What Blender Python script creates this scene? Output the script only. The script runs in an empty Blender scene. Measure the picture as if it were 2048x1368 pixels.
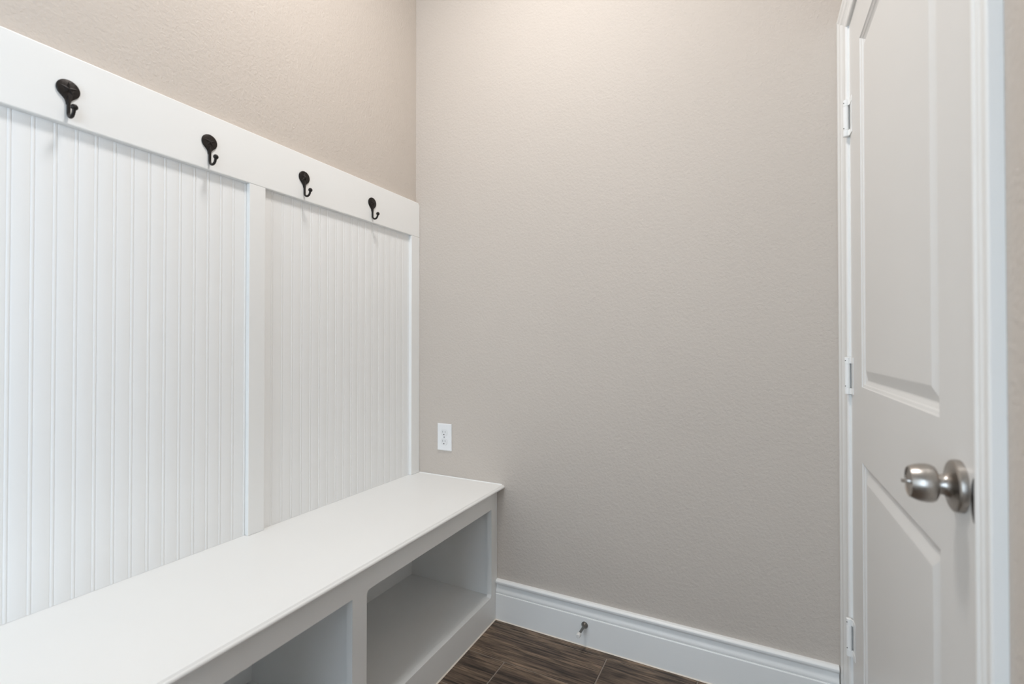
import bpy, bmesh, math, random
from mathutils import Vector, Matrix

random.seed(7)
sc = bpy.context.scene
C = sc.collection
PI = math.pi

# ------------------------------------------------------------------ camera
YAW, PITCH, FPX, CAM_H = 0.4752, 0.0091, 948.0, 1.10
cd = bpy.data.cameras.new('camera')
cam = bpy.data.objects.new('camera', cd)
C.objects.link(cam)
cd.sensor_fit = 'HORIZONTAL'
cd.sensor_width = 36.0
cd.lens = FPX / 2048.0 * 36.0
cd.clip_start = 0.01
cd.dof.use_dof = True
cd.dof.focus_distance = 1.95
cd.dof.aperture_fstop = 3.2
cam.location = (0, 0, CAM_H)
cam.rotation_euler = (PI / 2 + PITCH, 0, YAW)
sc.camera = cam

# ------------------------------------------------------------------ room dimensions (metres)
XL, XR = -1.357, 0.230          # faces of the left and right walls
YB, YR = 1.692, -2.10           # faces of the back and rear walls
ZC = 3.05                       # ceiling
WIN = (-1.70, -0.50, 0.06, 2.10)   # window in the right wall, behind the viewer: y0 y1 z0 z1
RWIN = (-1.25, -0.08, 0.45, 2.40)   # unseen window added in the rear wall as fill light: x0 x1 z0 z1

# ------------------------------------------------------------------ world, light, exposure
world = bpy.data.worlds.new('world')
sc.world = world
world.use_nodes = True
bg = world.node_tree.nodes['Background']
bg.inputs['Color'].default_value = (0.76, 0.93, 1.10, 1)
bg.inputs['Strength'].default_value = 5.9



def portal(loc, rot, sx, sy):
    pd = bpy.data.lights.new('window_daylight_portal', 'AREA')
    pd.shape = 'RECTANGLE'
    pd.size, pd.size_y = sx, sy
    pd.cycles.is_portal = True
    po = bpy.data.objects.new('window_daylight_portal', pd)
    C.objects.link(po)
    po.location, po.rotation_euler = loc, rot


portal((XR + 0.16, (WIN[0] + WIN[1]) / 2, (WIN[2] + WIN[3]) / 2), (0, PI / 2, 0), WIN[3] - WIN[2], WIN[1] - WIN[0])
portal(((RWIN[0] + RWIN[1]) / 2, YR - 0.13, (RWIN[2] + RWIN[3]) / 2), (PI / 2, 0, 0), RWIN[1] - RWIN[0], RWIN[3] - RWIN[2])

LAMPS = ((-0.62, 0.84, 17.5),)       # x, y, watts
LAMP_COL = (0.98, 0.955, 0.935)

sc.view_settings.view_transform = 'Standard'
sc.view_settings.look = 'None'
sc.view_settings.gamma = 1.0
sc.view_settings.use_curve_mapping = False
sc.view_settings.exposure = 0.16


# ------------------------------------------------------------------ materials
def new_mat(name):
    m = bpy.data.materials.new(name)
    m.use_nodes = True
    nt = m.node_tree
    return m, nt, nt.nodes['Principled BSDF']


def paint(name, col, rough, scale, dist, strength=0.5, spec=0.5, mottling=0.03, detail=3.0):
    m, nt, b = new_mat(name)
    b.inputs['Roughness'].default_value = rough
    b.inputs['Specular IOR Level'].default_value = spec
    tc = nt.nodes.new('ShaderNodeTexCoord')
    n = nt.nodes.new('ShaderNodeTexNoise')
    n.inputs['Scale'].default_value = scale
    n.inputs['Detail'].default_value = detail
    n.inputs['Roughness'].default_value = 0.55
    nt.links.new(tc.outputs['Object'], n.inputs['Vector'])
    bp = nt.nodes.new('ShaderNodeBump')
    bp.inputs['Distance'].default_value = dist
    bp.inputs['Strength'].default_value = strength
    nt.links.new(n.outputs['Fac'], bp.inputs['Height'])
    nt.links.new(bp.outputs['Normal'], b.inputs['Normal'])
    n2 = nt.nodes.new('ShaderNodeTexNoise')
    n2.inputs['Scale'].default_value = 2.2
    nt.links.new(tc.outputs['Object'], n2.inputs['Vector'])
    r = nt.nodes.new('ShaderNodeValToRGB')
    r.color_ramp.elements[0].position = 0.3
    r.color_ramp.elements[1].position = 0.7
    r.color_ramp.elements[0].color = tuple(c * (1 - mottling) for c in col) + (1,)
    r.color_ramp.elements[1].color = tuple(min(1, c * (1 + mottling)) for c in col) + (1,)
    nt.links.new(n2.outputs['Fac'], r.inputs['Fac'])
    nt.links.new(r.outputs['Color'], b.inputs['Base Color'])
    return m


def metal(name, col, rough, metallic=1.0, aniso=0.0, scale=400, bump=0.0):
    m, nt, b = new_mat(name)
    b.inputs['Metallic'].default_value = metallic
    b.inputs['Roughness'].default_value = rough
    b.inputs['Anisotropic'].default_value = aniso
    tc = nt.nodes.new('ShaderNodeTexCoord')
    n = nt.nodes.new('ShaderNodeTexNoise')
    n.inputs['Scale'].default_value = scale
    n.inputs['Detail'].default_value = 2
    nt.links.new(tc.outputs['Object'], n.inputs['Vector'])
    r = nt.nodes.new('ShaderNodeValToRGB')
    r.color_ramp.elements[0].color = tuple(c * 0.85 for c in col) + (1,)
    r.color_ramp.elements[1].color = tuple(min(1, c * 1.12) for c in col) + (1,)
    nt.links.new(n.outputs['Fac'], r.inputs['Fac'])
    nt.links.new(r.outputs['Color'], b.inputs['Base Color'])
    if bump:
        bp = nt.nodes.new('ShaderNodeBump')
        bp.inputs['Distance'].default_value = bump
        nt.links.new(n.outputs['Fac'], bp.inputs['Height'])
        nt.links.new(bp.outputs['Normal'], b.inputs['Normal'])
    return m


def wood_tile(name):
    m, nt, b = new_mat(name)
    L = nt.links
    tc = nt.nodes.new('ShaderNodeTexCoord')
    oi = nt.nodes.new('ShaderNodeObjectInfo')
    off = nt.nodes.new('ShaderNodeVectorMath'); off.operation = 'MULTIPLY_ADD'
    cmb = nt.nodes.new('ShaderNodeCombineXYZ')
    for k in range(3):
        L.new(oi.outputs['Random'], cmb.inputs[k])
    L.new(cmb.outputs[0], off.inputs[0])
    off.inputs[1].default_value = (31.0, 17.0, 5.0)
    L.new(tc.outputs['Object'], off.inputs[2])
    # long grain streaks along x
    mp = nt.nodes.new('ShaderNodeMapping')
    mp.inputs['Scale'].default_value = (7.0, 150.0, 1.0)
    L.new(off.outputs[0], mp.inputs['Vector'])
    g = nt.nodes.new('ShaderNodeTexNoise')
    g.inputs['Scale'].default_value = 1.0
    g.inputs['Detail'].default_value = 8
    g.inputs['Roughness'].default_value = 0.68
    g.inputs['Distortion'].default_value = 0.25
    L.new(mp.outputs[0], g.inputs['Vector'])
    # broad light and dark zones along the plank
    mp2 = nt.nodes.new('ShaderNodeMapping')
    mp2.inputs['Scale'].default_value = (4.0, 17.0, 1.0)
    L.new(off.outputs[0], mp2.inputs['Vector'])
    z = nt.nodes.new('ShaderNodeTexNoise')
    z.inputs['Scale'].default_value = 1.0
    z.inputs['Detail'].default_value = 4
    z.inputs['Distortion'].default_value = 1.2
    L.new(mp2.outputs[0], z.inputs['Vector'])
    r1 = nt.nodes.new('ShaderNodeValToRGB')
    e = r1.color_ramp.elements
    e[0].position = 0.30; e[0].color = (0.078, 0.055, 0.042, 1)
    e[1].position = 0.72; e[1].color = (0.285, 0.205, 0.145, 1)
    x = e.new(0.5); x.color = (0.160, 0.115, 0.084, 1)
    L.new(z.outputs['Fac'], r1.inputs['Fac'])
    r2 = nt.nodes.new('ShaderNodeValToRGB')
    e = r2.color_ramp.elements
    e[0].position = 0.40; e[0].color = (0.20, 0.19, 0.19, 1)
    e[1].position = 0.60; e[1].color = (1.22, 1.16, 1.08, 1)
    L.new(g.outputs['Fac'], r2.inputs['Fac'])
    mx = nt.nodes.new('ShaderNodeMix'); mx.data_type = 'RGBA'; mx.blend_type = 'MULTIPLY'
    mx.inputs['Factor'].default_value = 1.0
    L.new(r1.outputs['Color'], mx.inputs['A'])
    L.new(r2.outputs['Color'], mx.inputs['B'])
    # sparse knots
    mp3 = nt.nodes.new('ShaderNodeMapping')
    mp3.inputs['Scale'].default_value = (5.0, 9.0, 1.0)
    L.new(off.outputs[0], mp3.inputs['Vector'])
    vo = nt.nodes.new('ShaderNodeTexVoronoi')
    vo.inputs['Scale'].default_value = 1.0
    L.new(mp3.outputs[0], vo.inputs['Vector'])
    r3 = nt.nodes.new('ShaderNodeValToRGB')
    e = r3.color_ramp.elements
    e[0].position = 0.03; e[0].color = (0.30, 0.27, 0.25, 1)
    e[1].position = 0.16; e[1].color = (1, 1, 1, 1)
    L.new(vo.outputs['Distance'], r3.inputs['Fac'])
    mk_ = nt.nodes.new('ShaderNodeMix'); mk_.data_type = 'RGBA'; mk_.blend_type = 'MULTIPLY'
    mk_.inputs['Factor'].default_value = 0.8
    L.new(mx.outputs['Result'], mk_.inputs['A'])
    L.new(r3.outputs['Color'], mk_.inputs['B'])
    mx = mk_
    # plank to plank tone
    tone = nt.nodes.new('ShaderNodeMapRange')
    tone.inputs['To Min'].default_value = 0.85
    tone.inputs['To Max'].default_value = 1.15
    L.new(oi.outputs['Random'], tone.inputs['Value'])
    mx2 = nt.nodes.new('ShaderNodeVectorMath'); mx2.operation = 'SCALE'
    L.new(mx.outputs['Result'], mx2.inputs[0])
    L.new(tone.outputs['Result'], mx2.inputs['Scale'])
    L.new(mx2.outputs[0], b.inputs['Base Color'])
    b.inputs['Roughness'].default_value = 0.5
    bp = nt.nodes.new('ShaderNodeBump')
    bp.inputs['Distance'].default_value = 0.0006
    bp.inputs['Strength'].default_value = 0.6
    L.new(g.outputs['Fac'], bp.inputs['Height'])
    L.new(bp.outputs['Normal'], b.inputs['Normal'])
    return m


M = {}
M['wall'] = paint('wall_beige_paint', (0.590, 0.529, 0.472), 0.75, 125, 0.0023, 0.70, 0.35, 0.012, 2.0)
M['ceil'] = paint('ceiling_white_paint', (0.80, 0.79, 0.77), 0.9, 150, 0.001, 0.5, 0.3)
M['white'] = paint('white_semi_gloss_paint', (0.895, 0.893, 0.875), 0.34, 60, 0.0002, 0.35, 0.5, 0.012)
M['bead'] = paint('white_beadboard_paint', (0.895, 0.895, 0.885), 0.42, 45, 0.0002, 0.3, 0.45, 0.012)
M['door'] = paint('white_door_paint', (0.78, 0.765, 0.74), 0.38, 240, 0.00015, 0.5, 0.5, 0.012)
M['caulk'] = paint('cream_caulk', (0.80, 0.73, 0.64), 0.6, 200, 0.0006, 0.5)
M['plastic'] = paint('white_plastic', (0.86, 0.86, 0.86), 0.3, 300, 0.00005, 0.2)
M['recept'] = paint('white_receptacle_plastic', (0.80, 0.80, 0.80), 0.35, 300, 0.00005, 0.2)
M['slot'] = paint('dark_slot', (0.03, 0.03, 0.03), 0.7, 300, 0.0001)
M['slot_grey'] = paint('grey_slot', (0.28, 0.28, 0.28), 0.7, 300, 0.0001)
M['bronze'] = metal('oil_rubbed_bronze', (0.022, 0.018, 0.016), 0.42, 0.6, 0, 220, 0.0003)
M['nickel'] = metal('satin_nickel', (0.44, 0.41, 0.38), 0.32, 1.0, 0.35, 500)
M['dark_metal'] = metal('dark_strike_metal', (0.05, 0.047, 0.045), 0.45)
M['steel'] = metal('door_stop_steel', (0.20, 0.19, 0.175), 0.22)
M['rubber'] = paint('white_rubber', (0.78, 0.77, 0.75), 0.55, 200, 0.0001)
M['grout'] = paint('taupe_grout', (0.29, 0.245, 0.205), 0.9, 300, 0.0006)
M['plank'] = wood_tile('wood_look_tile')


def glass_mat():
    m, nt, b = new_mat('window_glass')
    nt.nodes.remove(b)
    t = nt.nodes.new('ShaderNodeBsdfTransparent')
    g = nt.nodes.new('ShaderNodeBsdfGlossy'); g.inputs['Roughness'].default_value = 0.02
    fr = nt.nodes.new('ShaderNodeFresnel'); fr.inputs['IOR'].default_value = 1.45
    mx = nt.nodes.new('ShaderNodeMixShader')
    nt.links.new(fr.outputs[0], mx.inputs[0])
    nt.links.new(t.outputs[0], mx.inputs[1])
    nt.links.new(g.outputs[0], mx.inputs[2])
    nt.links.new(mx.outputs[0], nt.nodes['Material Output'].inputs['Surface'])
    return m


def lamp_mat():
    m, nt, b = new_mat('lit_lamp_lens')
    b.inputs['Base Color'].default_value = (0.9, 0.88, 0.84, 1)
    b.inputs['Emission Color'].default_value = LAMP_COL + (1,)
    b.inputs['Emission Strength'].default_value = 2.0
    return m


M['glass'] = glass_mat()
M['lamp'] = lamp_mat()

# ------------------------------------------------------------------ object helpers
ORI = {}


def tag(o, label=None, cat=None, group=None, kind=None):
    for k, v in (('label', label), ('category', cat), ('group', group), ('kind', kind)):
        if v:
            o[k] = v
    return o


def thing(name, loc, label, cat, group=None, kind=None):
    o = bpy.data.objects.new(name, None)
    o.empty_display_size = 0.05
    C.objects.link(o)
    o.location = loc
    ORI[o] = Vector(loc)
    return tag(o, label, cat, group, kind)


def mk(name, bm, mat, parent=None, smooth=None, origin=None):
    """one mesh object; bm is in world coordinates, the origin follows the parent (or the given point)"""
    org = ORI[parent] if parent else Vector(origin or (0, 0, 0))
    bmesh.ops.remove_doubles(bm, verts=bm.verts, dist=1e-6)
    bmesh.ops.recalc_face_normals(bm, faces=bm.faces)
    bmesh.ops.translate(bm, verts=bm.verts, vec=-org)
    me = bpy.data.meshes.new(name)
    bm.to_mesh(me)
    bm.free()
    me.materials.append(M[mat])
    if smooth is not None:
        me.polygons.foreach_set('use_smooth', [True] * len(me.polygons))
        try:
            me.set_sharp_from_angle(angle=smooth)
        except Exception:
            pass
    o = bpy.data.objects.new(name, me)
    C.objects.link(o)
    if parent:
        o.parent = parent
    else:
        o.location = org
    ORI[o] = org
    return o


def box(bm, lo, hi, bev=0.0, seg=2):
    b2 = bmesh.new()
    bmesh.ops.create_cube(b2, size=1.0)
    for v in b2.verts:
        v.co = Vector([lo[i] + (v.co[i] + 0.5) * (hi[i] - lo[i]) for i in range(3)])
    if bev:
        bmesh.ops.bevel(b2, geom=list(b2.edges), offset=bev, segments=seg, affect='EDGES', profile=0.5)
    join(bm, b2)
    return bm


def join(bm, b2):
    mp = {v: bm.verts.new(v.co) for v in b2.verts}
    for f in b2.faces:
        try:
            bm.faces.new([mp[v] for v in f.verts])
        except ValueError:
            pass
    b2.free()


def B(lo, hi, bev=0.0, seg=2):
    return box(bmesh.new(), lo, hi, bev, seg)


def prism(pts, fn, a, b, bm=None):
    """closed 2-D outline pts swept from a to b; fn(u, v, w) gives the 3-D point"""
    bm = bm or bmesh.new()
    A = [bm.verts.new(fn(u, v, a)) for u, v in pts]
    D = [bm.verts.new(fn(u, v, b)) for u, v in pts]
    n = len(pts)
    for i in range(n):
        bm.faces.new((A[i], A[(i + 1) % n], D[(i + 1) % n], D[i]))
    bm.faces.new(A[::-1])
    bm.faces.new(D)
    return bm


def lathe(prof, org, axis, seg=40, bm=None, cap=True):
    """prof: (distance along axis, radius) list"""
    bm = bm or bmesh.new()
    ax = Vector(axis).normalized()
    t = Vector((0, 0, 1)) if abs(ax.z) < 0.9 else Vector((1, 0, 0))
    e1 = ax.cross(t).normalized(); e2 = ax.cross(e1)
    rings = []
    for d, r in prof:
        c = Vector(org) + ax * d
        if r < 1e-6:
            rings.append([bm.verts.new(c)])
        else:
            rings.append([bm.verts.new(c + (e1 * math.cos(2 * PI * k / seg) + e2 * math.sin(2 * PI * k / seg)) * r) for k in range(seg)])
    for a, b in zip(rings, rings[1:]):
        for k in range(seg):
            k2 = (k + 1) % seg
            if len(a) == 1 and len(b) == 1:
                continue
            if len(a) == 1:
                bm.faces.new((a[0], b[k], b[k2]))
            elif len(b) == 1:
                bm.faces.new((a[k], b[0], a[k2]))
            else:
                bm.faces.new((a[k], b[k], b[k2], a[k2]))
    if cap:
        for rg, rev in ((rings[0], True), (rings[-1], False)):
            if len(rg) > 2:
                bm.faces.new(rg[::-1] if rev else rg)
    return bm


def tube(path, radii, seg=14, bm=None):
    bm = bm or bmesh.new()
    P = [Vector(p) for p in path]
    rings = []
    prev = None
    for i, p in enumerate(P):
        d = (P[min(i + 1, len(P) - 1)] - P[max(i - 1, 0)]).normalized()
        if prev is None:
            t = Vector((0, 1, 0))
        else:
            t = prev
        e1 = (t - d * t.dot(d)).normalized()
        prev = e1
        e2 = d.cross(e1)
        r = radii[i]
        rings.append([bm.verts.new(p + (e1 * math.cos(2 * PI * k / seg) + e2 * math.sin(2 * PI * k / seg)) * r) for k in range(seg)])
    for a, b in zip(rings, rings[1:]):
        for k in range(seg):
            bm.faces.new((a[k], a[(k + 1) % seg], b[(k + 1) % seg], b[k]))
    bm.faces.new(rings[0][::-1]); bm.faces.new(rings[-1])
    return bm


SM = math.radians(35)

# ------------------------------------------------------------------ setting: walls, ceiling
# door opening in the right wall
DY0, DY1, DZ1 = 0.747, 1.556, 1.972       # door slab
OY0, OY1, OZ1 = DY0 - 0.021, DY1 + 0.021, DZ1 + 0.021

w = mk('wall_back', B((XL - 0.12, YB, -0.1), (XR + 0.15, YB + 0.12, ZC + 0.1)), 'wall')
tag(w, 'tall beige textured wall behind the outlet and baseboard', 'wall', kind='structure')
w = mk('wall_left', B((XL - 0.12, YR - 0.12, -0.1), (XL, YB, ZC + 0.1)), 'wall')
tag(w, 'beige textured wall above the white coat hook rail', 'wall', kind='structure')
y0, y1, z0, z1 = WIN
bm = bmesh.new()
box(bm, (XR + 0.05, y1, -0.1), (XR + 0.15, YB, ZC + 0.1))  # unseen solid layer, added behind the door to stop daylight leaking round it
box(bm, (XR, y1, -0.1), (XR + 0.05, OY0, ZC + 0.1))
box(bm, (XR, OY1, -0.1), (XR + 0.05, YB, ZC + 0.1))
box(bm, (XR, OY0, OZ1), (XR + 0.05, OY1, ZC + 0.1))
box(bm, (XR, YR, -0.1), (XR + 0.15, y0, ZC + 0.1))
box(bm, (XR, y0, -0.1), (XR + 0.15, y1, z0))
box(bm, (XR, y0, z1), (XR + 0.15, y1, ZC + 0.1))
w = mk('wall_right', bm, 'wall')
tag(w, 'beige textured wall around the white door at the right', 'wall', kind='structure')
x0, x1, c0, c1 = RWIN
bm = bmesh.new()
box(bm, (XL, YR - 0.12, -0.1), (x0, YR, ZC + 0.1))
box(bm, (x1, YR - 0.12, -0.1), (XR + 0.15, YR, ZC + 0.1))
box(bm, (x0, YR - 0.12, -0.1), (x1, YR, c0))
box(bm, (x0, YR - 0.12, c1), (x1, YR, ZC + 0.1))
w = mk('wall_rear', bm, 'wall')
tag(w, 'beige textured wall with an added window behind the viewer', 'wall', kind='structure')
w = mk('ceiling', B((XL, YR, ZC), (XR, YB, ZC + 0.1)), 'ceil')
tag(w, 'flat white ceiling over the mudroom', 'ceiling', kind='structure')

# windows beside and behind the viewer (they let the daylight in; the rear one is added fill for the back wall)
def window(name, org, fn, a0, a1, z0, z1, label):
    """fn(a, depth, z): a along the wall, depth into the reveal"""
    win = thing(name, org, label, 'window', kind='structure')

    def bar(bm, a, b, d0, d1, za, zb):
        p, q = fn(a, d0, za), fn(b, d1, zb)
        return box(bm, [min(p[i], q[i]) for i in range(3)], [max(p[i], q[i]) for i in range(3)])
    t, zm = 0.045, (z0 + z1) / 2
    bm = bmesh.new()
    bar(bm, a0, a0 + t, 0.06, 0.11, z0, z1); bar(bm, a1 - t, a1, 0.06, 0.11, z0, z1)
    bar(bm, a0 + t, a1 - t, 0.06, 0.11, z0, z0 + t); bar(bm, a0 + t, a1 - t, 0.06, 0.11, z1 - t, z1)
    mk('window_frame', bm, 'white', win)
    mk('meeting_rail', bar(bmesh.new(), a0 + t, a1 - t, 0.065, 0.105, zm - 0.02, zm + 0.02), 'white', win)
    for za, zb in ((z0 + t, zm - 0.02), (zm + 0.02, z1 - t)):
        mk('pane', bar(bmesh.new(), a0 + t, a1 - t, 0.083, 0.087, za, zb), 'glass', win)


window('window_1', (XR, (WIN[0] + WIN[1]) / 2, WIN[2]), lambda a, d, z: (XR + d, a, z), *WIN, 'tall white framed window in the right wall behind the viewer')
window('fill_window_2', ((RWIN[0] + RWIN[1]) / 2, YR, RWIN[2]), lambda a, d, z: (a, YR - d, z), *RWIN, 'unseen white framed window added in the rear wall as fill light')

# ------------------------------------------------------------------ floor: grout bed and wood-look planks
fl = mk('floor', B((XL, YR, -0.1), (XR, YB, -0.0025)), 'grout')
tag(fl, 'dark brown wood-look plank tile floor', 'floor', kind='structure')
ROW, LEN, GR = 0.180, 0.915, 0.0046
ytop = 1.648
row = 0
y_hi = YB
while y_hi > YR + 0.01:
    y_lo = ytop - ROW * row
    y_lo2 = max(y_lo, YR)
    xj = -0.175 - 0.305 * (row % 3) + (0.008 if row % 3 == 1 else 0)
    js = [xj + LEN * k for k in range(-4, 5)]
    for a, b in zip(js, js[1:]):
        lo, hi = max(a, XL), min(b, XR)
        if hi - lo < 0.01:
            continue
        ya = y_lo2 + (GR / 2 if y_lo > YR else 0)
        yb = y_hi - (GR / 2 if row else 0)
        xa = lo + (GR / 2 if lo > XL else 0)
        xb = hi - (GR / 2 if hi < XR else 0)
        cx = (xa + xb) / 2
        bm = bmesh.new()
        pts = [(xa, ya), (xb, ya), (xb, yb), (xa, yb)]
        low = [bm.verts.new((x, y, -0.0025)) for x, y in pts]
        mid = [bm.verts.new((x, y, -0.0010)) for x, y in pts]
        e = 0.0012
        top = [bm.verts.new((x, y, 0)) for x, y in ((xa + e, ya + e), (xb - e, ya + e), (xb - e, yb - e), (xa + e, yb - e))]
        for i in range(4):
            j = (i + 1) % 4
            bm.faces.new((low[i], low[j], mid[j], mid[i]))
            bm.faces.new((mid[i], mid[j], top[j], top[i]))
        bm.faces.new(top)
        mk('plank', bm, 'plank', fl)
    y_hi = y_lo
    row += 1

# ------------------------------------------------------------------ baseboards
BASE = [(0, 0), (0.0145, 0), (0.0145, 0.1025), (0.0135, 0.1045), (0, 0.1045)]
CAP = [(0, 0.1045), (0.0105, 0.1045), (0.0120, 0.1090), (0.0120, 0.1130), (0.0105, 0.1185), (0.0080, 0.1260), (0.0070, 0.1330),
       (0.0075, 0.1380), (0.0110, 0.1420), (0.0145, 0.1450), (0.0160, 0.1490), (0.0155, 0.1530), (0.0125, 0.1570), (0.0080, 0.1595), (0, 0.1600)]


def baseboard(name, fn, a, b, label):
    o = mk(name, prism(BASE, fn, a, b), 'white', origin=fn(0, 0, a))
    tag(o, label, 'baseboard', kind='structure')
    mk('base_cap', prism(CAP, fn, a, b), 'white', o, smooth=math.radians(28))
    mk('caulk_line', prism([(0.0145, 0), (0.0175, 0), (0.0165, 0.0012), (0.0145, 0.0030)], fn, a, b), 'caulk', o)
    return o


# bench footprint (its front runs out of square with the wall by a whisker)
def front(y, base):
    return base + 0.020 * (YB - y)


BX = -0.9385                # face-frame front at the back wall
baseboard('baseboard_back', lambda u, v, s: Vector((s, YB - u, v)), BX + 0.001, XR - 0.0165,
          'white moulded baseboard along the foot of the beige back wall')
baseboard('baseboard_right', lambda u, v, s: Vector((XR - u, s, v)), YR, 0.667,
          'white moulded baseboard on the right wall beside the viewer')
baseboard('baseboard_left', lambda u, v, s: Vector((XL + u, s, v)), YR, 0.150,
          'white moulded baseboard on the left wall before the bench')

# ------------------------------------------------------------------ door trim: casing, jamb, strike
tr = thing('trim_1', (XR, (DY0 + DY1) / 2, 0), 'white moulded casing and jamb around the panel door', 'door trim', kind='structure')
# profile over the normalised width (0 outer edge .. 1 inner edge), thickness from the wall
CP = [(0, 0), (0, 0.0150), (0.03, 0.0165), (0.15, 0.0165), (0.18, 0.0150), (0.21, 0.0138), (0.40, 0.0135), (0.43, 0.0148), (0.47, 0.0148),
      (0.50, 0.0130), (0.60, 0.0105), (0.72, 0.0090), (0.80, 0.0088), (0.83, 0.0105), (0.88, 0.0112), (0.95, 0.0108), (0.985, 0.0090), (1, 0.0060), (1, 0)]
CP = [(u, t * 0.80) for u, t in CP]
CY_OUT, CW_L = YB - 0.001, 0.122
CY_R, CW_R = 0.668, 0.0605
CZ, CW_T = 2.062, 0.085


def casing(fa, fb):
    bm = bmesh.new()
    A = [bm.verts.new(fa(u, t)) for u, t in CP]
    D = [bm.verts.new(fb(u, t)) for u, t in CP]
    n = len(CP)
    for i in range(n):
        bm.faces.new((A[i], A[(i + 1) % n], D[(i + 1) % n], D[i]))
    bm.faces.new(A[::-1]); bm.faces.new(D)
    return bm


mk('casing_board', casing(lambda u, t: Vector((XR - t, CY_OUT - u * CW_L, 0)), lambda u, t: Vector((XR - t, CY_OUT - u * CW_L, CZ - u * CW_T))), 'white', tr, smooth=SM)
mk('casing_board', casing(lambda u, t: Vector((XR - t, CY_R + u * CW_R, 0)), lambda u, t: Vector((XR - t, CY_R + u * CW_R, CZ - u * CW_T))), 'white', tr, smooth=SM)
mk('head_casing', casing(lambda u, t: Vector((XR - t, CY_R + u * CW_R, CZ - u * CW_T)), lambda u, t: Vector((XR - t, CY_OUT - u * CW_L, CZ - u * CW_T))), 'white', tr, smooth=SM)
bm = bmesh.new()
box(bm, (XR, OY0, 0), (XR + 0.05, DY0 - 0.003, OZ1), 0.0015)
box(bm, (XR, DY1 + 0.003, 0), (XR + 0.05, OY1, OZ1), 0.0015)
box(bm, (XR, DY0 - 0.003, DZ1 + 0.003), (XR + 0.05, DY1 + 0.003, OZ1), 0.0015)
mk('jamb', bm, 'white', tr)
# strike plate lip curling round the jamb edge beside the knob
pts = []
for k in range(17):
    a = -PI / 2 + PI * k / 16
    pts.append((0.7462 + 0.0105 * math.cos(a), 0.9175 + 0.0270 * math.sin(a)))
o = mk('strike_plate', prism(pts, lambda u, v, s: Vector((s, u, v)), XR - 0.0022, XR - 0.0002), 'dark_metal', tr)
o['label'] = 'dark metal strike plate lip'

# ------------------------------------------------------------------ the door
DX = XR                      # visible face
dr = thing('door_1', (DX + 0.018, (DY0 + DY1) / 2, 0.006), 'closed white two-panel door with a satin nickel knob', 'door', kind='structure')
PY0, PY1 = 0.872, 1.424
PZ = ((0.215, 0.815), (1.000, 1.860))
bm = bmesh.new()
ys = [DY0, PY0, PY1, DY1]
zs = [0.008, PZ[0][0], PZ[0][1], PZ[1][0], PZ[1][1], DZ1]
for sx in (DX, DX + 0.035):
    V = [[bm.verts.new((sx, y, z)) for z in zs] for y in ys]
    for i in range(3):
        for j in range(5):
            if i == 1 and j in (1, 3) and sx == DX:
                continue
            bm.faces.new((V[i][j], V[i + 1][j], V[i + 1][j + 1], V[i][j + 1]))
for a, b in (((DY0, zs[0]), (DY1, zs[0])), ((DY1, zs[0]), (DY1, DZ1)), ((DY1, DZ1), (DY0, DZ1)), ((DY0, DZ1), (DY0, zs[0]))):
    bm.faces.new([bm.verts.new((x, y, z)) for x, (y, z) in ((DX, a), (DX, b), (DX + 0.035, b), (DX + 0.035, a))])
slab = mk('slab', bm, 'door', dr)
LOOPS = [(0, 0), (0.0012, 0.0022), (0.0065, 0.0040), (0.0080, 0.0062), (0.0150, 0.0092), (0.0170, 0.0096), (0.0185, 0.0094), (0.0400, 0.0022), (0.0420, 0.0018)]
for za, zb in PZ:
    bm = bmesh.new()
    rings = []
    for off, dep in LOOPS:
        rings.append([bm.verts.new((DX + dep, y, z)) for y, z in ((PY0 + off, za + off), (PY1 - off, za + off), (PY1 - off, zb - off), (PY0 + off, zb - off))])
    for r0, r1 in zip(rings, rings[1:]):
        for k in range(4):
            bm.faces.new((r0[k], r0[(k + 1) % 4], r1[(k + 1) % 4], r1[k]))
    bm.faces.new(rings[-1])
    mk('raised_panel', bm, 'door', dr)

# hinges
HX, HY = XR - 0.0095, DY1 + 0.0045
for zc in (0.3160, 1.0205, 1.7205):
    hg = mk('hinge', lathe([(-0.0505, 0.0), (-0.0500, 0.0055), (-0.0490, 0.0068), (-0.0332, 0.0068), (-0.0328, 0.0060), (-0.0322, 0.0060), (-0.0318, 0.0068),
                            (0.0318, 0.0068), (0.0322, 0.0060), (0.0328, 0.0060), (0.0332, 0.0068), (0.0490, 0.0068), (0.0500, 0.0055), (0.0505, 0.0)],
                           (HX, HY, zc), (0, 0, 1), 20), 'white', dr, smooth=SM)
    for za, zb in ((zc - 0.049, zc - 0.0335), (zc + 0.0335, zc + 0.049)):
        # painted-over straps running from the barrel on to the door edge
        pts = [(HX + 0.004, HY - 0.005), (HX + 0.0068, HY), (XR - 0.0002, HY - 0.004), (XR - 0.0002, HY - 0.032), (XR - 0.0016, HY - 0.031), (XR - 0.0022, HY - 0.010)]
        mk('strap', prism(pts, lambda u, v, s: Vector((u, v, s)), za, zb), 'white', hg)
    mk('leaf', B((XR - 0.0011, HY - 0.031, zc - 0.0335), (XR - 0.0002, HY - 0.0060, zc + 0.0335), 0.0003, 1), 'white', hg)
    for dz in (-0.028, 0.041):
        mk('screw_hole', lathe([(0, 0.0), (0, 0.0013), (0.0006, 0.0013), (0.0006, 0)], (HX - 0.0050, HY - 0.0045, zc + dz), (-0.72, -0.69, 0), 10), 'slot', hg)

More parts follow.
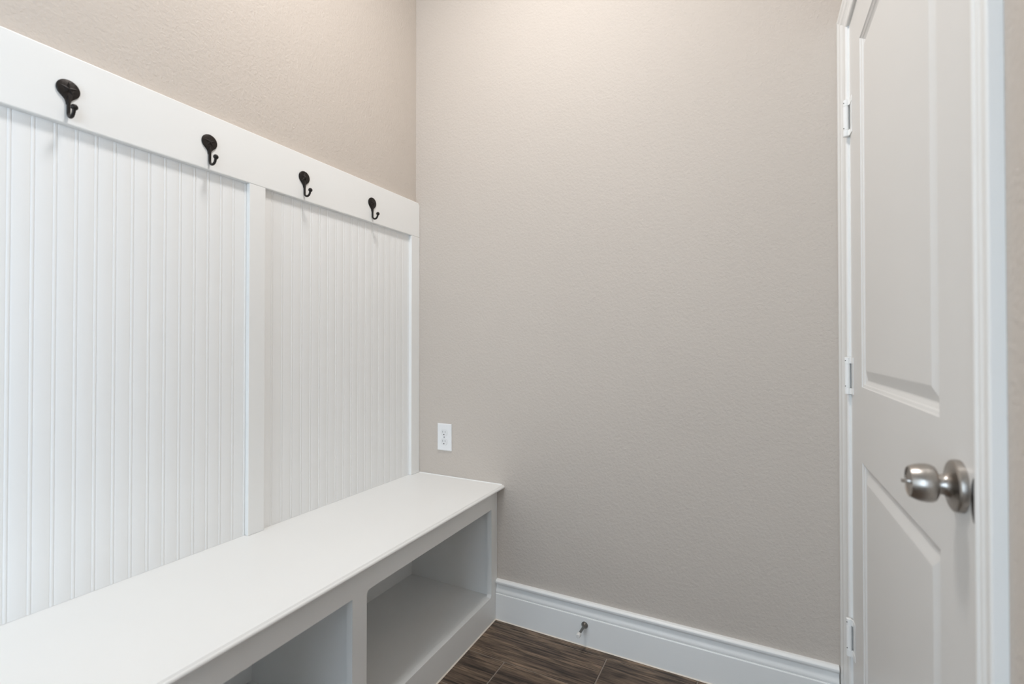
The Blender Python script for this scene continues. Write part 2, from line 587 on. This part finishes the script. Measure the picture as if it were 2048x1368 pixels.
# knob (axis points into the room, -x)
KY, KZ = 0.796, 0.9225
kn = mk('knob', lathe([(0.0235, 0.0120), (0.0245, 0.0190), (0.0262, 0.0222), (0.0295, 0.0240), (0.0340, 0.0246), (0.0400, 0.0241), (0.0450, 0.0228),
                       (0.0500, 0.0206), (0.0520, 0.0196), (0.0523, 0.0188), (0.0508, 0.0174), (0.0500, 0.0120), (0.0498, 0)], (DX, KY, KZ), (-1, 0, 0), 56), 'nickel', dr, smooth=SM)
kn['label'] = 'satin nickel door knob'
mk('rosette', lathe([(0.0002, 0.0328), (0.0040, 0.0330), (0.0075, 0.0322), (0.0090, 0.0305), (0.0098, 0.0280), (0.0105, 0.0215), (0.0120, 0.0172), (0.0145, 0.0145),
                     (0.0175, 0.0130), (0.0235, 0.0124), (0.0245, 0.0115)], (DX, KY, KZ), (-1, 0, 0), 56), 'nickel', kn, smooth=SM)
# turn button on the knob face: a small twisted wing
bm = bmesh.new()
prof = [(-0.0105, -0.0012), (-0.0050, -0.0022), (0, -0.0026), (0.0050, -0.0022), (0.0105, -0.0012), (0.0105, 0.0012), (0.0050, 0.0022), (0, 0.0026), (-0.0050, 0.0022), (-0.0105, 0.0012)]
ang = math.radians(-14)
lev = []
for dx, sc_ in ((0.0496, 1.0), (0.0530, 1.0), (0.0560, 0.92), (0.0578, 0.70)):
    lev.append([bm.verts.new((DX - dx - (0.0022 * (1 - abs(u) / 0.0105) if dx > 0.05 else 0),
                              KY + (u * math.cos(ang) - v * math.sin(ang)) * sc_,
                              KZ + (u * math.sin(ang) + v * math.cos(ang)) * sc_)) for u, v in prof])
n = len(prof)
for a, b in zip(lev, lev[1:]):
    for k in range(n):
        bm.faces.new((a[k], a[(k + 1) % n], b[(k + 1) % n], b[k]))
bm.faces.new(lev[0][::-1]); bm.faces.new(lev[-1])
mk('turn_button', bm, 'nickel', kn, smooth=math.radians(50))
mk('pin_hole', lathe([(0, 0), (0, 0.0022), (0.0012, 0.0022), (0.0012, 0)], (DX - 0.0122, KY + 0.0080, KZ - 0.0150), (-0.78, 0.28, -0.55), 14), 'slot', kn)

# ------------------------------------------------------------------ bench
YE = 0.155                   # near end of the built-in
ZT = 0.540                   # bench top
bn = thing('storage_bench', (-1.15, (YE + YB) / 2, 0), 'long white built-in bench with open shoe cubbies under its seat', 'bench')
XBK = XL + 0.0005
YBK = YB - 0.0005


def fprism(pts, y0, y1, shift=None):
    """outline in (x offset from the front line, z) swept along y; x follows the bench front"""
    return prism(pts, lambda u, v, s: Vector((front(s, BX) + u, s, v)), y0, y1)


# seat board with stepped round-over nosing (x measured from the wall for the rear edge)
nose = [(0.0020, 0.5265), (0.0300, 0.5265), (0.0325, 0.5272), (0.0341, 0.5290), (0.0346, 0.5315), (0.0341, 0.5340), (0.0326, 0.5360), (0.0305, 0.5372),
        (0.0292, 0.5377), (0.0289, 0.5387), (0.0270, 0.5390), (0.0267, 0.5400)]
bm = bmesh.new()
A, D = [], []
for y, L in ((YE - 0.012, A), (YBK, D)):
    for u, v in nose:
        L.append(bm.verts.new((front(y, BX) + u, y, v)))
    L.append(bm.verts.new((XBK, y, ZT)))
    L.append(bm.verts.new((XBK, y, 0.5265)))
n = len(A)
for i in range(n):
    bm.faces.new((A[i], A[(i + 1) % n], D[(i + 1) % n], D[i]))
bm.faces.new(A[::-1]); bm.faces.new(D)
mk('seat_board', bm, 'white', bn, smooth=math.radians(40))

ZO0, ZO1 = 0.103, 0.4500     # cubby opening heights
ST = ((YE, YE + 0.050), (0.899, 0.9505), (1.6440, YBK))
FT = 0.020                   # face-frame thickness


def slab_y(name, pts_yz, mat='white', parent=bn):
    """outline in (y, z) given thickness behind the bench front line"""
    bm = bmesh.new()
    f = [bm.verts.new((front(y, BX), y, z)) for y, z in pts_yz]
    b = [bm.verts.new((front(y, BX) - FT, y, z)) for y, z in pts_yz]
    n = len(f)
    for i in range(n):
        bm.faces.new((f[i], f[(i + 1) % n], b[(i + 1) % n], b[i]))
    bm.faces.new(f); bm.faces.new(b[::-1])
    return mk(name, bm, mat, parent)


def rect(a, b, c, d):
    return [(a, c), (b, c), (b, d), (a, d)]


slab_y('top_rail', rect(YE, YBK, ZO1, 0.5264))
slab_y('bottom_rail', rect(YE, YBK, 0.0005, ZO0))
for i, (a, b) in enumerate(ST):
    if i == 1:        # filler rounds the corner under the top rail on the far side of the middle stile
        r = 0.012
        arc = [(b + r - r * math.sin(t), ZO1 - r + r * math.cos(t)) for t in [PI / 2 * k / 6 for k in range(1, 7)]]
        pts = [(a, ZO0), (b, ZO0)] + [(p[0], p[1]) for p in arc[::-1]] + [(b + r, ZO1), (a, ZO1)]
        slab_y('stile', pts)
    elif i == 2:      # sloped filler at the foot of the end stile
        slab_y('stile', [(a - 0.006, ZO0), (b, ZO0), (b, ZO1), (a, ZO1), (a, ZO0 + 0.010)])
    else:
        slab_y('stile', rect(a, b, ZO0, ZO1))


def inner(name, y0, y1, z0, z1, xb=None, xf=-FT, mat='white'):
    bm = bmesh.new()
    xb = XBK if xb is None else xb
    vs = {}
    for iy, y in enumerate((y0, y1)):
        for iz, z in enumerate((z0, z1)):
            vs[(0, iy, iz)] = bm.verts.new((xb, y, z))
            vs[(1, iy, iz)] = bm.verts.new((front(y, BX) + xf - 0.0002, y, z))
    for f in (((0, 0, 0), (0, 0, 1), (0, 1, 1), (0, 1, 0)), ((1, 0, 0), (1, 1, 0), (1, 1, 1), (1, 0, 1)),
              ((0, 0, 0), (1, 0, 0), (1, 0, 1), (0, 0, 1)), ((0, 1, 0), (0, 1, 1), (1, 1, 1), (1, 1, 0)),
              ((0, 0, 0), (0, 1, 0), (1, 1, 0), (1, 0, 0)), ((0, 0, 1), (1, 0, 1), (1, 1, 1), (0, 1, 1))):
        bm.faces.new([vs[k] for k in f])
    return mk(name, bm, mat, bn)


inner('cubby_floor', YE + 0.018, YBK, ZO0 - 0.018, ZO0)
inner('end_panel', YE, YE + 0.018, 0.0005, 0.5264)
inner('side_panel', 1.6545, YBK, ZO0 + 0.0001, 0.5264)
inner('divider', 0.9120, 0.9340, ZO0 + 0.0001, 0.5264)
mk('back_panel', B((XBK, YE + 0.0181, ZO0 + 0.0001), (XBK + 0.012, 0.9119, 0.5264)), 'white', bn)
mk('back_panel', B((XBK, 0.9341, ZO0 + 0.0001), (XBK + 0.012, 1.6544, 0.5264)), 'white', bn)
o = mk('caulk_line', prism([(0.0, 0.0), (0.0035, 0.0), (0.0022, 0.0014), (0.0, 0.0036)], lambda u, v, s: Vector((front(s, BX) + u + 0.0001, s, v)), YE, YBK - 0.016), 'caulk', bn)
mk('caulk_line', prism([(0.0, ZT), (0.0, ZT + 0.0026), (0.0024, ZT + 0.0003), (0.0024, ZT)], lambda u, v, s: Vector((s, YBK - u, v)), XL + 0.024, front(YB, BX) + 0.022), 'white', bn)

# ------------------------------------------------------------------ beadboard back panel with hook rail
pn = thing('beadboard_panelling', (XL, (YE + YB) / 2, ZT), 'white beadboard panelling with framed top rail standing on the bench', 'panelling')
XF = -1.3345                # frame face
XBD = -1.3490               # bead face
ZR0, ZR1 = 1.5850, 1.7385
PST = ((YE, YE + 0.055), (0.8915, 0.9430), (1.6360, YBK))
bm = bmesh.new()
# rail outline: the far top corner is eased off
c = 0.010
prism([(YE, ZR0), (YBK, ZR0), (YBK, ZR1 - c), (YBK - c * 0.35, ZR1 - c * 0.45), (YBK - c, ZR1), (YE, ZR1)], lambda u, v, s: Vector((s, u, v)), XBK, XF, bm)
rail = mk('hook_rail', bm, 'white', pn)
bv = rail.modifiers.new('ease', 'BEVEL'); bv.width = 0.0022; bv.segments = 2; bv.limit_method = 'ANGLE'
for a, b in PST:
    s_ = mk('stile', B((XBK, a, ZT + 0.0003), (XF, b, ZR0 - 0.0001), 0.0012), 'white', pn)
# boards: flat face, quirk groove and a round bead on one edge
for (a, b) in ((PST[0][1], PST[1][0]), (PST[1][1], PST[2][0])):
    N = 19
    W = (b - a) / N
    prof = [(0.0, XBK), (0.0, XBD - 0.0008), (0.0012, XBD - 0.00015), (0.0022, XBD), (W - 0.0085, XBD), (W - 0.0075, XBD - 0.0002), (W - 0.0066, XBD - 0.0008)]
    for k in range(7):
        t = PI * k / 6
        prof.append((W - 0.0034 - 0.0030 * math.cos(t), XBD - 0.0006 + 0.0010 * math.sin(t)))
    prof += [(W - 0.0002, XBD - 0.0008), (W - 0.0002, XBK)]
    bm = prism(prof, lambda u, v, s: Vector((v, u + a, s)), ZT + 0.0003, ZR0 - 0.0001)
    first = mk('bead_board', bm, 'bead', pn, smooth=math.radians(30))
    for k in range(1, N):
        o = first.copy()
        C.objects.link(o)
        o.parent = pn
        o.location = (0, W * k, 0)

# ------------------------------------------------------------------ coat hooks
def disc_outline(n=64):
    """round plate that runs out into the stem below (teardrop)"""
    R = 0.0206
    pts = []
    a0 = math.radians(62)
    for k in range(n + 1):
        t = -PI / 2 + a0 * 0.62 + (2 * PI - 2 * a0 * 0.62) * k / n
        pts.append((R * math.cos(t), R * math.sin(t)))
    # concave flanks down to the stem
    (xa, ya) = pts[-1]
    left = [(-0.0085, -0.0205), (-0.0055, -0.0245), (-0.0041, -0.0290), (-0.0036, -0.0340)]
    right = [(-x, y) for x, y in left[::-1]]
    return pts + left + right


def make_hook(y):
    HZ = 1.6610
    t = thing('coat_hook', (XF, y, HZ), '', 'coat hook', 'coat hooks on the white rail')
    out = disc_outline()
    bm = bmesh.new()
    lv = []
    for x, s in ((0.0002, 1.0), (0.0024, 1.0), (0.0036, 0.965), (0.0040, 0.93)):
        lv.append([bm.verts.new((XF + x, y + u * (s if v > -0.02 else 1 - (1 - s) * 2.0), HZ + (v * s if v > -0.02 else v))) for u, v in out])
    n = len(out)
    for a, b in zip(lv, lv[1:]):
        for k in range(n):
            bm.faces.new((a[k], a[(k + 1) % n], b[(k + 1) % n], b[k]))
    bm.faces.new(lv[0][::-1]); bm.faces.new(lv[-1])
    mk('back_plate', bm, 'bronze', t, smooth=math.radians(40))
    # raised star on the plate
    bm = bmesh.new()
    cen = bm.verts.new((XF + 0.0072, y, HZ))
    ring = []
    for k in range(10):
        r = 0.0165 if k % 2 == 0 else 0.0068
        a = PI / 2 + PI * k / 5
        ring.append(bm.verts.new((XF + 0.0039, y + r * math.cos(a), HZ + r * math.sin(a))))
    for k in range(10):
        bm.faces.new((cen, ring[k], ring[(k + 1) % 10]))
    bm.faces.new(ring[::-1])
    mk('star_emblem', bm, 'bronze', t)
    # stem, J-bend and tip
    path, rad = [], []
    for z, r in ((-0.014, 0.0020), (-0.020, 0.0030), (-0.028, 0.0036), (-0.036, 0.0034), (-0.044, 0.0033), (-0.052, 0.0033)):
        path.append((XF + 0.0038, y, HZ + z)); rad.append(r)
    cx, cz, rr = XF + 0.0038 + 0.0125, HZ - 0.052, 0.0125
    for k in range(1, 13):
        a = PI + PI * 0.88 * k / 12
        path.append((cx + rr * math.cos(a), y, cz + 0.95 * rr * math.sin(a))); rad.append(0.0033)
    px, _, pz = path[-1]
    path.append((px + 0.0022, y, pz + 0.006)); rad.append(0.0034)
    mk('stem', tube(path, rad), 'bronze', t, smooth=math.radians(50))
    tip = (px + 0.0030, y, pz + 0.0105)
    prof = [(0.0066 * -math.cos(PI * k / 12), 0.0066 * math.sin(PI * k / 12)) for k in range(13)]
    mk('ball_tip', lathe(prof, tip, (0.25, 0, 1), 20, cap=False), 'bronze', t, smooth=math.radians(60))
    return t


def copy_thing(root, dy):
    r = root.copy()
    C.objects.link(r)
    r.location.y += dy
    for ch in root.children:
        q = ch.copy()
        C.objects.link(q)
        q.parent = r
    return r


HOOK_Y = (0.4725, 0.7735, 1.0810, 1.3950)
LAB = ('largest and nearest dark bronze coat hook, at the left end of the white rail',
       'second dark bronze coat hook from the left, before the middle stile of the panelling',
       'third dark bronze coat hook from the left, just past the middle stile',
       'farthest dark bronze coat hook, next to the beige corner wall')
h0 = make_hook(HOOK_Y[0])
for k, y in enumerate(HOOK_Y):
    h = h0 if k == 0 else copy_thing(h0, y - HOOK_Y[0])
    h['label'] = LAB[k]

# ------------------------------------------------------------------ wall outlet on the back wall
OX, OZ = -1.1965, 0.7085
ot = thing('wall_outlet', (OX, YB, OZ), 'white duplex power outlet on the beige wall above the bench', 'outlet')
YO = YB - 0.0003
bm = bmesh.new()
lv = []
for d, s in ((0, 0), (0.0030, 0), (0.0052, 0.0022), (0.0058, 0.0045)):
    lv.append([bm.verts.new((OX + sx * (0.0365 - s), YO - d, OZ + sz * (0.0578 - s))) for sx, sz in ((-1, -1), (1, -1), (1, 1), (-1, 1))])
for a, b in zip(lv, lv[1:]):
    for k in range(4):
        bm.faces.new((a[k], a[(k + 1) % 4], b[(k + 1) % 4], b[k]))
bm.faces.new(lv[0][::-1]); bm.faces.new(lv[-1])
mk('cover_plate', bm, 'plastic', ot)
for dz in (0.0195, -0.0195):
    z = OZ + dz
    pts = []
    for k in range(40):
        a = 2 * PI * k / 40
        pts.append((0.0172 * math.cos(a), max(-0.0140, min(0.0140, 0.0172 * math.sin(a)))))
    rc = mk('receptacle', prism(pts, lambda u, v, s: Vector((OX + u, s, z + v)), YO - 0.0059, YO - 0.0074), 'recept', ot)
    for sx, hh in ((-0.0064, 0.0042), (0.0064, 0.0034)):
        mk('slot', B((OX + sx - 0.0011, YO - 0.0077, z + 0.0035 - hh), (OX + sx + 0.0011, YO - 0.0075, z + 0.0035 + hh)), 'slot_grey', rc)
    mk('ground_hole', lathe([(0, 0), (0, 0.0026), (0.0003, 0.0026), (0.0003, 0)], (OX, YO - 0.0074, z - 0.0082), (0, -1, 0), 14), 'slot', rc)
mk('screw', lathe([(0, 0), (0, 0.0030), (0.0008, 0.0024), (0.0011, 0)], (OX, YO - 0.0059, OZ), (0, -1, 0), 16), 'slot_grey', ot)

# ------------------------------------------------------------------ door stop on the baseboard
SX, SZ = -0.5630, 0.0770
st = thing('door_stop', (SX, YB - 0.0145, SZ), 'small steel door stop with white tip on the baseboard', 'door stop')
y0 = YB - 0.0148
mk('base', lathe([(0, 0.0), (0, 0.0125), (0.0016, 0.0125), (0.0050, 0.0105), (0.0100, 0.0070), (0.0150, 0.0052)], (SX, y0, SZ), (0, -1, 0), 28), 'steel', st, smooth=SM)
mk('rod', lathe([(0.0140, 0.0050), (0.0620, 0.0044), (0.0622, 0.0)], (SX, y0, SZ), (0, -1, 0), 20), 'steel', st, smooth=SM)
mk('rubber_tip', lathe([(0.0610, 0.0), (0.0610, 0.0072), (0.0622, 0.0080), (0.0740, 0.0080), (0.0775, 0.0066), (0.0780, 0.0)], (SX, y0, SZ), (0, -1, 0), 24), 'rubber', st, smooth=SM)

# ------------------------------------------------------------------ ceiling lamp (above the frame, lights the room)
for lx, ly, watts in LAMPS:
    cl = thing('ceiling_light', (lx, ly, ZC), 'round flush ceiling light with a frosted dome above the bench', 'ceiling light')
    mk('trim_ring', lathe([(0.0002, 0.0), (0.0002, 0.195), (0.016, 0.195), (0.022, 0.188), (0.022, 0.176), (0.014, 0.172), (0.014, 0)], (lx, ly, ZC), (0, 0, -1), 64), 'plastic', cl, smooth=SM)
    mk('lens', lathe([(0.0145, 0.0), (0.0145, 0.170), (0.030, 0.166), (0.048, 0.140), (0.060, 0.09), (0.066, 0.0)], (lx, ly, ZC), (0, 0, -1), 64), 'lamp', cl, smooth=math.radians(60))
    ld = bpy.data.lights.new('ceiling_lamp_glow', 'AREA')
    ld.shape = 'DISK'
    ld.size = 0.33
    ld.energy = watts
    ld.color = LAMP_COL
    lo = bpy.data.objects.new('ceiling_lamp_glow', ld)
    C.objects.link(lo)
    lo.parent = cl
    lo.location = (0, 0, -0.070)
